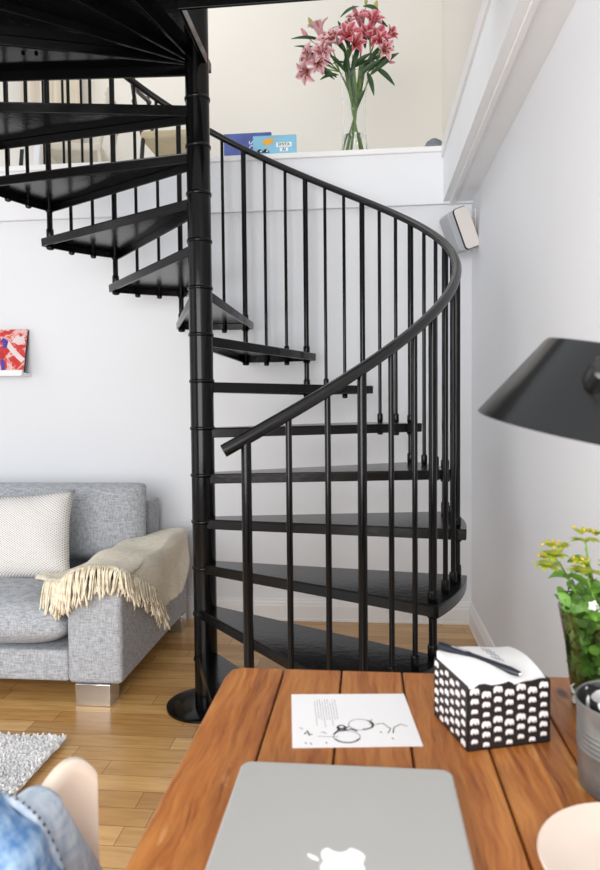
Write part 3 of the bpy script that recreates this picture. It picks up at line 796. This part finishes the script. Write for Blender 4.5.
# laptop
LX0, LX1, LY1 = -.155, .099, .797; LY0 = LY1 - .364
lt = thing('laptop', ((LX0 + LX1) / 2, LY1 - .182, TZ), 'closed silver laptop with a white apple emblem on the table', 'laptop')
def rr(x0, x1, y0, y1, r, n=6):
    pts = []
    for cx, cy, a0 in ((x1 - r, y1 - r, 0), (x0 + r, y1 - r, 90), (x0 + r, y0 + r, 180), (x1 - r, y0 + r, 270)):
        for i in range(n + 1):
            a = R(a0 + 90 * i / n); pts.append((cx + r * math.cos(a), cy + r * math.sin(a)))
    return pts
m = MB(); m.prism(rr(LX0, LX1, LY0, LY1, .014), TZ + .002, TZ + .0150); m.build('base', M['alu'], lt, bevel=.003, seg=3)
m = MB(); m.prism(rr(LX0, LX1, LY0, LY1, .014), TZ + .0158, TZ + .0235); m.build('lid', M['alu'], lt, bevel=.003, seg=3)
# emblem: apple with a bite and a detached leaf; its stem end points to -X
cx, cy, S = -.027, LY1 - .175, .0225
def emb(p):   # emblem drawn upright (x right, y up), turned a quarter left
    return (cx - p[1] * S, cy + p[0] * S)
def superapple():
    out = []
    N = 72
    ctrl = [(0, .72), (.28, .84), (.62, .86), (.86, .62), (.70, .40), (.60, .08), (.72, -.22), (.92, -.38), (.78, -.74), (.48, -1.02), (.22, -1.0), (0, -.93), (-.22, -1.0), (-.48, -1.02), (-.80, -.70), (-.98, -.18), (-.96, .30), (-.74, .70), (-.40, .86), (-.18, .80)]
    n = len(ctrl)
    for i in range(n):
        p0, p1, p2, p3 = [Vector(ctrl[(i + k) % n]) for k in (-1, 0, 1, 2)]
        for s_ in range(4):
            f = s_ / 4; q = .5 * ((2 * p1) + (p2 - p0) * f + (2 * p0 - 5 * p1 + 4 * p2 - p3) * f * f + (3 * p1 - p0 - 3 * p2 + p3) * f ** 3)
            out.append(tuple(q))
    return out
m = MB(); m.prism([emb(p) for p in superapple()][::-1], TZ + .0234, TZ + .0240)
leaf = []
for i in range(9): a = i / 8; leaf.append((.02 + .42 * a, .95 + .50 * a + .16 * math.sin(math.pi * a)))
for i in range(7, 0, -1): a = i / 8; leaf.append((.02 + .42 * a, .95 + .50 * a - .16 * math.sin(math.pi * a)))
m.prism([emb(p) for p in leaf][::-1], TZ + .0234, TZ + .0240)
m.build('emblem', M['logo'], lt)

# paper sheet with the drawing
pp = thing('paper_sheet', (-.02, .965, TZ), 'white paper sheet with a small black ink drawing, lying on the table', 'paper')
A_, B_, C_, D_ = Vector((-.122, 1.040)), Vector((.056, 1.056)), Vector((.073, .893)), Vector((-.102, .874))
def PPt(u, v): return A_.lerp(B_, u).lerp(D_.lerp(C_, u), v)      # u to the right, v towards the viewer
m = MB(); m.prism([tuple(D_), tuple(C_), tuple(B_), tuple(A_)], TZ + .0006, TZ + .0012); m.build('sheet', M['paper'], pp)
ZP = TZ + .0013
def stroke(m, pts, w):
    vs = []; n = len(pts)
    P2 = [PPt(*p) for p in pts]
    for i in range(n):
        d = (P2[min(n - 1, i + 1)] - P2[max(0, i - 1)]); d = d.normalized() if d.length else Vector((1, 0)); q = Vector((-d.y, d.x)) * w / 2
        for s_ in (-1, 1): p = P2[i] + q * s_; vs.append((p.x, p.y, ZP))
    m.add(vs, [(i * 2, i * 2 + 1, i * 2 + 3, i * 2 + 2) for i in range(n - 1)])
m = MB()
for j in range(9):
    u = .20 + .022 * j; v0, v1 = (.12, .5) if j % 3 else (.16, .62)
    v = v0
    while v < v1:
        L = rnd.uniform(.02, .05); stroke(m, [(u + .01 * (v - .1), v), (u + .01 * (v - .1) + rnd.uniform(-.003, .003), v + L)], .0009); v += L + .012
m.build('writing', M['grey_ink'], pp)
m = MB()
def ell(cu, cv, ru, rv, w, a0=0, a1=360, n=20): stroke(m, [(cu + ru * math.cos(R(a0 + (a1 - a0) * i / n)), cv + rv * math.sin(R(a0 + (a1 - a0) * i / n))) for i in range(n + 1)], w)
ell(.555, .62, .095, .10, .0011); ell(.575, .62, .085, .085, .003, -60, 95); ell(.43, .83, .105, .10, .001); ell(.43, .83, .10, .10, .003, 20, 160)
ell(.40, .68, .03, .05, .003); stroke(m, [(.36, .66), (.42, .72), (.48, .70), (.52, .74)], .0035); stroke(m, [(.33, .79), (.38, .70), (.46, .66)], .003); stroke(m, [(.63, .62), (.66, .52)], .0012)
stroke(m, [(.68, .62), (.74, .60), (.79, .70), (.76, .78)], .0016); stroke(m, [(.80, .78), (.82, .68), (.88, .62), (.93, .66)], .0016)
stroke(m, [(.10, .78), (.12, .72), (.14, .80), (.16, .78)], .003); stroke(m, [(.09, .70), (.06, .66)], .001); stroke(m, [(.20, .82), (.36, .83)], .0009); stroke(m, [(.23, .76), (.25, .74), (.27, .78)], .0012)
for (u, v) in ((.10, .92), (.14, .93), (.26, .92), (.70, .75), (.78, .86)): stroke(m, [(u, v), (u + .012, v + .02)], .0018)
m.build('ink_drawing', M['ink'], pp)

# memo cube with elephants
bxo = thing('memo_box', (.17, .95, TZ), 'black cardboard memo cube printed with rows of white elephants', 'memo box')
ang = math.atan2(.036, .115)
BXM = Matrix.Translation((.130, .884, TZ)) @ Matrix.Rotation(ang, 4, 'Z')
bw, bd, bh = .121, .110, .087
m = MB(); m.box(0, bw, 0, bd, 0, .002, BXM)
def zig(n, a, b, h, amp=.0):   # top edge of a side with a few torn steps
    return [(a + (b - a) * i / n, h + rnd.choice((-.0035, 0, .002, -.001)) * amp) for i in range(n + 1)]
def side(m, L, frame, th=.0016):
    top = zig(14, L, 0, bh, 1)
    pts = [(0, 0), (L, 0)] + top
    m.prism(pts, -th, 0, frame @ Matrix.Rotation(R(90), 4, 'X'))
m.box(0, .0016, 0, bd, .002, bh, BXM); m.box(bw - .0016, bw, 0, bd, .002, bh, BXM); m.box(.0016, bw - .0016, bd - .0016, bd, .002, bh, BXM)
side(m, bw, BXM)
m.build('card_sleeve', M['card_black'], bxo)
def curl(u, v):
    return .0065 * max(0, math.sin(math.pi * min(1, v * 1.05))) * (.5 + .5 * v) * (1 - .5 * u) 
m = MB()
def pad(u, v): 
    x, y = .003 + (bw - .006) * u, .003 + (bd - .006) * v
    return BXM @ Vector((x, y, bh + .001 + .009 * v + .009 * math.sin(math.pi * v) * (.5 + .5 * u) + .003 * math.sin(u * 5)))
m.grid(pad, 24, 16)
n0 = len(m.v)
N1, N2 = 24, 16
idx = [i * (N2 + 1) for i in range(N1 + 1)] + [N1 * (N2 + 1) + j for j in range(1, N2 + 1)] + [i * (N2 + 1) + N2 for i in range(N1 - 1, -1, -1)] + [j for j in range(N2 - 1, 0, -1)]
low = []
for q in idx:
    p = BXM.inverted() @ m.v[q]; p.z = .0021; low.append(BXM @ p)
o = m.add(low, [tuple(range(len(low)))])
for q in range(len(idx)): m.f.append((idx[q], idx[(q + 1) % len(idx)], o + (q + 1) % len(idx), o + q))
m.build('note_pad', M['paper'], bxo, smooth=40)
m = MB()
for j in range(3):
    pts = []
    for i in range(26):
        u = .55 + .035 * j + .004 * math.sin(i * 1.9); v = .42 + .018 * i - .02 * j
        q = pad(min(.97, u + .02 * math.sin(i * .9)), min(.95, v)); pts.append(q + Vector((0, 0, .0008)))
    m.tube(pts, .00045, 5)
m.build('handwriting', M['grey_ink'], bxo)
def elephant(m, frame, x, z, s):
    pts = []
    shp = [(-.5, -.42), (-.30, -.42), (-.28, -.2), (.02, -.2), (.04, -.42), (.2, -.42), (.24, -.12), (.36, -.14), (.40, -.42), (.50, -.40), (.52, .02), (.46, .26), (.26, .38), (.12, .30), (-.1, .44), (-.34, .38), (-.5, .16), (-.56, -.12)]
    m.prism([(x + a * s, z + b * s * .86) for a, b in shp], .0002, .0010, frame @ Matrix.Rotation(R(90), 4, 'X'))
m = MB()
for c in range(7):
    for r_ in range(6):
        z = .0085 + .0135 * r_ + (.0045 if c % 2 == 0 else -.001)
        if z > bh - .006: continue
        elephant(m, BXM, .0100 + c * .0168, z, .0084 + .0018 * ((c * 3 + r_) % 3))
m.build('front_elephants', M['print_white'], bxo)
FL = BXM @ Matrix.Rotation(R(-90), 4, 'Z') @ Matrix.Translation((-bd, 0, 0))
m = MB()
for c in range(6):
    for r_ in range(6):
        z = .0085 + .0135 * r_ + (.0045 if c % 2 == 0 else -.001)
        if z > bh - .006: continue
        elephant(m, FL, .0105 + c * .0176, z, .0080 + .0018 * ((c + r_) % 3))
m.build('side_elephants', M['print_white'], bxo)
# pen on the memo cube
pa = pad(.04, .97) + Vector((.0, .004, .0060)); pb = pad(.68, .02) + Vector((.0, .0, .0066))
d = (pb - pa); pa = pa - d * .02; 
pen = thing('pen', tuple(pa), 'dark blue pen lying across the top of the elephant memo cube', 'pen')
m = MB(); m.tube([pa, pa + d * .02, pa + d * .40], [.0048, .0064, .0064], 14); m.build('cap', M['pen'], pen, smooth=40)
m = MB(); m.tube([pa + d * .402, pa + d * .90, pa + d * 1.0], [.0058, .0058, .0036], 14); m.build('barrel', M['pen'], pen, smooth=40)
m = MB(); m.tube([pa + d * .17 + Vector((0, -.0012, .0056)), pa + d * .36 + Vector((0, -.0012, .0056))], .0013, 8); m.build('pale_band', M['grey_ink'], pen, smooth=40)
m = MB(); m.tube([pa + d * 1.0, pa + d * 1.02], [.0022, .001], 8); m.build('tip', M['chrome'], pen, smooth=40)

# zinc bucket with a black and white cloth inside
BX, BYY = .311, .815
bk = thing('zinc_bucket', (BX, BYY, TZ), 'dull grey zinc bucket with ribbed band at the right edge of the table', 'bucket')
pf = [(.0, 0), (.056, 0), (.0585, .003)]
for i in range(5): z = .050 + i * .0058; pf += [(.0598, z - .0022), (.0607, z), (.0599, z + .0022)]
pf += [(.0620, .101), (.0628, .103), (.0628, .1055), (.0618, .1065), (.0603, .105), (.057, .006), (0, .006)]
m = MB(); m.lathe(pf, (BX, BYY, TZ), 48); m.build('body', M['zinc'], bk, smooth=35)
def cloth_pat():
    k = Nodes('black_and_white_cloth'); v = k.coord()
    w = k.n('ShaderNodeTexNoise'); w.inputs['Scale'].default_value = 30; k.l(v, w.inputs['Vector'])
    k.l(k.ramp(w.outputs['Fac'], [(.48, lin((22, 22, 24))), (.50, lin((236, 234, 232)))]), k.b.inputs['Base Color']); k.b.inputs['Roughness'].default_value = .8
    return k.m
m = MB()
def nap(u, v):
    a = u * TAU; r = .050 * (1 - .06 * v) + .003 * math.sin(a * 3); z = .02 + .082 * v + .004 * math.sin(a * 5 + 1) * v + (.009 * math.cos(a - 3.0) * v)
    return (BX + r * math.cos(a), BYY + r * math.sin(a), TZ + z)
m.grid(nap, 40, 8, False)
tag(m.build('cloth_bag', cloth_pat(), smooth=180, solid=.002), 'black and white printed cloth liner poking out of the zinc bucket', 'cloth')

# glass vase with herbs
GX, GY = .366, 1.03
gv = thing('tapered_vase', (GX, GY, TZ), 'wide tapered glass vase full of green sprigs at the right of the table', 'vase')
pg = [(0, 0), (.055, 0), (.058, .004), (.063, .05), (.069, .10), (.0785, .151)]
m = MB(); m.lathe(glass_vase(pg, .003, None), (GX, GY, TZ), 48); m.build('glass_body', M['glass'], gv, smooth=60)
m = MB(); m.lathe([(0, .0125), (.0555, .0125), (.0602, .05), (.0662, .098), (0, .098)], (GX, GY, TZ), 40); m.build('water', M['water'], gv, smooth=60)
def umbel(c, r, par, n=9):
    c = Vector(c)
    m = MB()
    for i in range(n):
        a = TAU * i / n + rnd.uniform(-.2, .2); e = c + Vector((math.cos(a) * r, math.sin(a) * r, rnd.uniform(-.003, .006)))
        lance(c, e, r * .62, m, sag=.003, nrm=(0, 0, 1), nu=2, nv=5, cup=.1)
    for i in range(n + 2):
        a = rnd.uniform(0, TAU); q = r * .8 * rnd.random() ** .5; p = c + Vector((q * math.cos(a), q * math.sin(a), .010 + rnd.uniform(0, .008)))
        for k in range(4): 
            b = TAU * k / 4 + a; lance(p, p + Vector((.008 * math.cos(b), .008 * math.sin(b), .004)), .007, m, sag=.001, nrm=(0, 0, 1), nu=1, nv=3, cup=.1)
    b_ = m.build('umbel', M['leaf_lime'], par, smooth=180)
    m = MB()
    for i in range(14):
        a = rnd.uniform(0, TAU); q = r * .75 * rnd.random() ** .5
        m.lathe([(0, 0), (.0022, .001), (.0022, .004), (0, .005)], c + Vector((q * math.cos(a), q * math.sin(a), .012 + rnd.uniform(0, .008))), 6)
    m.build('florets', M['lime_flower'], b_, smooth=180)
# (label, top point, dy, umbels)
sprigs = [
 ('yellow-green sprig leaning far left out of the tapered vase', [(-.090, -.01, .232), (-.096, .0, .214)], (-.080, 0, .222)),
 ('tallest yellow-green sprig rising from the middle of the tapered vase', [(-.042, .0, .252)], (-.042, 0, .244)),
 ('yellow-green sprig with the broadest flower head, at the front of the tapered vase', [(-.048, -.03, .212)], (-.048, -.03, .204)),
 ('yellow-green sprig on the right side of the tapered vase', [(.02, -.02, .24), (-.010, -.045, .165)], (.015, -.02, .23)),
]
for i, (lab, ums, tp) in enumerate(sprigs):
    f = Vector((GX + rnd.uniform(-.025, .025), GY + rnd.uniform(-.025, .025), TZ + .014)); top = Vector((GX, GY, TZ)) + Vector(tp)
    t = thing('herb_sprig', tuple(f), lab, 'plant', 'flowering sprigs in the tapered vase')
    mid = Vector((GX + tp[0] * .45, GY + tp[1] * .5, TZ + .14))
    m = MB(); m.tube([f, f.lerp(mid, .5), mid, mid.lerp(top, .6), top], [.0028, .0025, .0022, .0018, .0014], 7); m.build('stem', M['green_stem'], t, smooth=60)
    for u in ums:
        c = Vector((GX, GY, TZ)) + Vector(u)
        m = MB(); m.tube([top.lerp(mid, .2), c], .0013, 6); m.build('stalk', M['green_stem'], t, smooth=60); umbel(c, .024 if i != 2 else .030, t)
    for q in range(5):
        b0 = mid.lerp(top, rnd.uniform(0, .85)); a = rnd.uniform(math.pi * .6, math.pi * 1.9)
        m = MB(); L = rnd.uniform(.025, .04)
        lance(b0, b0 + Vector((math.cos(a) * L, math.sin(a) * L * .7, rnd.uniform(-.005, .022))), .020, m, sag=.005, nrm=(rnd.uniform(-.5, .5), -.6, .8), nu=3, nv=6); m.build('leaf', M['leaf_mid'], t, smooth=180)
tl = thing('leafy_greens', (GX, GY, TZ + .013), 'mass of broad green leaves crammed inside the tapered vase', 'plant')
m = MB()
for i in range(760):
    a = rnd.uniform(0, TAU); z = rnd.uniform(.03, .172); rr_ = (.051 + .022 * z / .16) * rnd.uniform(.25, 1) ** .5
    if z < .06: rr_ *= .8
    p = Vector((GX + rr_ * math.cos(a), GY + rr_ * math.sin(a), TZ + z)); b = a + rnd.uniform(-1, 1)
    e = p + Vector((math.cos(b) * .016, math.sin(b) * .016, rnd.uniform(-.012, .02)))
    e2 = Vector((e.x - GX, e.y - GY)); mx = .052 + .022 * z / .16
    if z < .155 and e2.length > mx: e2 = e2.normalized() * mx; e.x, e.y = GX + e2.x, GY + e2.y
    lance(p, e, rnd.uniform(.016, .026), m, sag=.003, nrm=(math.cos(a) + rnd.uniform(-.5, .5), math.sin(a), rnd.uniform(-.3, .8)), nu=2, nv=5)
m.build('foliage', M['leaf_mid'], tl, smooth=180, kind='stuff')
m = MB()
for i in range(14):
    a = rnd.uniform(0, TAU); q = rnd.uniform(.005, .036)
    m.tube([(GX + q * math.cos(a), GY + q * math.sin(a), TZ + .015), (GX + q * .8 * math.cos(a + .4), GY + q * .8 * math.sin(a + .4), TZ + .15)], .0022, 6)
m.build('stems', M['green_stem'], tl, smooth=60)
m = MB()
for (x, y, z) in ((-.045, -.045, .170), (-.030, -.05, .078), (-.02, -.055, .115), (-.035, -.052, .165), (-.043, -.03, .022)):
    for k in range(5):
        a = TAU * k / 5; p = Vector((GX + x, GY + y, TZ + z)); lance(p, p + Vector((.008 * math.cos(a), -.001, .008 * math.sin(a))), .008, m, sag=0, nrm=(0, -1, 0), nu=2, nv=4)
m.build('white_blossoms', M['white_flower'], tl, smooth=180)

# plate
m = MB(); m.lathe([(0, .0), (.062, .0), (.066, .004), (.099, .012), (.103, .0145), (.1015, .016), (.070, .0085), (.060, .006), (0, .006)], (.269, .655, TZ), 64)
tag(m.build('plate', M['plate'], smooth=50), 'round cream plate in the bottom right corner of the table', 'plate')

# desk lamp
lamp = thing('desk_lamp', (.455, .70, TZ), 'black metal desk lamp leaning in from the right above the plate', 'lamp')
c0 = Vector((.276, .80, 1.190))
LM = Matrix.Translation(c0) @ Matrix.Rotation(R(10), 4, 'Y') @ Matrix.Rotation(R(6), 4, 'X')
LM3 = LM
m = MB(); m.lathe([(.147, -.001), (.1475, .0), (.0885, .0945), (.0855, .0970), (.0, .100), (0, .098), (.084, .0950), (.085, .0915), (.1455, -.001)], (0, 0, 0), 64, LM)
shd = m.build('lamp_shade', M['lamp_black'], lamp, smooth=35)
m = MB(); m.lathe([(0, .088), (.02, .088), (.02, .055), (.03, .03), (.028, .012), (.015, .002), (0, .0)], (0, 0, 0), 24, LM); m.build('bulb', M['logo'], lamp, smooth=60)
kb = Vector((.233, .692, 1.251))
q = (LM.to_3x3() @ Vector((0, -.76, .65))).to_track_quat('Z', 'Y').to_matrix().to_4x4()
m = MB(); m.lathe([(0, -.01), (.0165, -.01), (.0165, .012), (.014, .015), (.010, .016), (.0, .013)], kb, 28, q); m.build('joint', M['lamp_black'], lamp, smooth=35)
m = MB(); m.tube([kb + Vector((0, -.006, .002)), kb + Vector((.06, -.01, -.02)), (.44, .70, 1.12), (.455, .70, 1.0), (.455, .70, TZ + .02)], .006, 12); m.build('arm', M['lamp_black'], lamp, smooth=50)
m = MB(); m.lathe([(0, 0), (.07, 0), (.07, .012), (.06, .02), (0, .022)], (.455, .70, TZ), 40); m.build('lamp_base', M['lamp_black'], lamp, smooth=40)

# ------------------------------------------------------------------ chair with the denim jacket
ch = thing('shell_chair', (-.30, .62, 0), 'pale moulded shell chair at the left of the table under the denim jacket', 'chair')
# back shell: centre line runs along Y, wraps towards +X at its ends
CY, HW = .553, .235
def shell(y, z):         # y in -1..1 across, z height
    return -.370 + .030 * abs(y) ** 12 - .02 * (z - .8)
def back(u, v):
    y = math.sin(math.sin((u * 2 - 1) * math.pi / 2) * math.pi / 2)
    top = .806 - .035 * (1 - y * y) - .035 * abs(y) ** 24
    z = .43 + (top - .43) * v
    return (shell(y, z), CY + y * HW * (1 - .06 * (1 - v)), z)
m = MB(); m.grid(back, 56, 20); m.build('backrest', M['shell'], ch, smooth=180, solid=.016)
m = MB()
def seat(u, v):
    y = v * 2 - 1; x = -.365 + .37 * u
    return (x, CY + y * HW * (1 - .15 * max(0, u - .6)), .432 + .02 * abs(y) ** 2 * (1 - u) - .02 * math.sin(math.pi * u) - .03 * max(0, u - .85) * 4)
m.grid(seat, 20, 16); m.build('seat', M['shell'], ch, smooth=180, solid=.014)
for sx, sy in ((-.36, -1), (-.36, 1), (-.04, -1), (-.04, 1)):
    m = MB(); m.tube([(sx * .9 - .02, CY + sy * .12, .42), (sx - .0, CY + sy * .20, 0)], [.014, .010], 10); m.build('leg', M['shell'], ch, smooth=50)
jk = thing('denim_jacket', (-.40, .56, .55), 'faded blue denim jacket hung over the back of the pale chair', 'jacket')
def jacket(u, v):
    # u along Y (near to far), v over the top: 0 inner hem .. .5 crest .. 1 outer hem
    y = -1.0 + 1.64 * u
    top = .806 - .035 * (1 - y * y) - .035 * abs(y) ** 24 + .002
    fold = .012 * math.sin(u * 21 + v * 2) + .008 * math.sin(u * 37 - v * 5)
    if v < .46: k = (.46 - v) / .46; z = top - .30 * k; x = shell(y, z) + .020 + .03 * k + fold * (.4 + k)
    elif v > .54: k = (v - .54) / .46; z = top - .34 * k; x = shell(y, z) - .022 - .035 * k - fold
    else: k = (v - .46) / .08 - .5; z = top + .010 * (1 - 4 * k * k) + fold * .2; x = shell(y, top) - k * .044
    yy = CY + y * HW + (min(.085, .17 * max(0, (.46 - v) / .46)) if u > .5 else 0) * (u - .5) * 2
    return (x, yy, z)
m = MB(); m.grid(jacket, 70, 50); m.build('body', M['denim_pale'], jk, smooth=180, solid=.006)
# sleeve bunched over the inner side, with its seam
SE = [(-.378, .645, .822), (-.356, .645, .810), (-.341, .652, .785), (-.331, .662, .745), (-.325, .672, .700)]
m = MB(); sp_ = [cat(SE, i / 14) for i in range(15)]
m.tube([p + Vector((-.030, -.034, -.026)) for p in sp_], [.050 + .004 * math.sin(i * 1.3) for i in range(15)], 20)
sl = m.build('sleeve', M['denim'], jk, smooth=180)
m = MB(); sm = [cat(SE, i / 29) + Vector((.003, -.006, .003)) for i in range(30)]
m.tube(sm, .0050, 8); m.build('seam', M['denim_pale'], sl, smooth=180)
m = MB()
for i in range(0, 28, 2):
    a = sm[i] + Vector((.003, 0, .0045)); b = sm[i + 1] + Vector((.003, 0, .0045)); m.tube([a, a.lerp(b, .55)], .0018, 5)
m.build('stitches', M['pen'], sl, smooth=60)

# ------------------------------------------------------------------ light
w = bpy.data.worlds.new('daylight'); sc.world = w; w.use_nodes = True
bg = w.node_tree.nodes['Background']; bg.inputs[0].default_value = (.93, .96, 1, 1); bg.inputs[1].default_value = .97
def area(name, loc, rot, sx, sy, power, colr=(1, 1, 1)):
    l = bpy.data.lights.new(name, 'AREA'); l.shape = 'RECTANGLE'; l.size = sx; l.size_y = sy; l.energy = power; l.color = colr
    o = bpy.data.objects.new(name, l); col.objects.link(o); o.location = loc; o.rotation_euler = rot; return o
area('assumed_daylight_left', (-4.4, .6, 1.7), (0, R(-90), 0), 2.6, 2.6, 20, (1, .99, .97))  # area lamp standing in for assumed daylight at the unseen left window
area('added_fill_behind', (-1.1, -1.5, 1.5), (R(90), 0, R(-10)), 2.8, 1.9, 140, (1, .99, .97))  # fill added behind the camera for assumed daylight; no window built there
area('loft_fill', (-1.6, 4.2, 4.55), (R(14), 0, 0), 1.6, 1.0, 8, (1, .98, .94))  # fill lamp added to brighten the loft, not an actual skylight

# ------------------------------------------------------------------ camera
cd = bpy.data.cameras.new('camera'); cam = bpy.data.objects.new('camera', cd); col.objects.link(cam); sc.camera = cam
cd.sensor_fit = 'HORIZONTAL'; cd.sensor_width = 36; cd.lens = 36 * 669.4 / 600; cd.clip_start = .02
cam.matrix_world = Matrix.Translation((0, 0, 1.224)) @ Matrix.Rotation(R(5.72), 4, 'Z') @ Matrix.Rotation(R(90) - .0428, 4, 'X') @ Matrix.Rotation(-.0095, 4, 'Z')
cd.dof.use_dof = True; cd.dof.focus_distance = 2.5; cd.dof.aperture_fstop = 9
sc.view_settings.view_transform = 'Standard'; sc.view_settings.look = 'None'; sc.view_settings.gamma = 1; sc.view_settings.exposure = -.1
sc.view_settings.use_curve_mapping = False
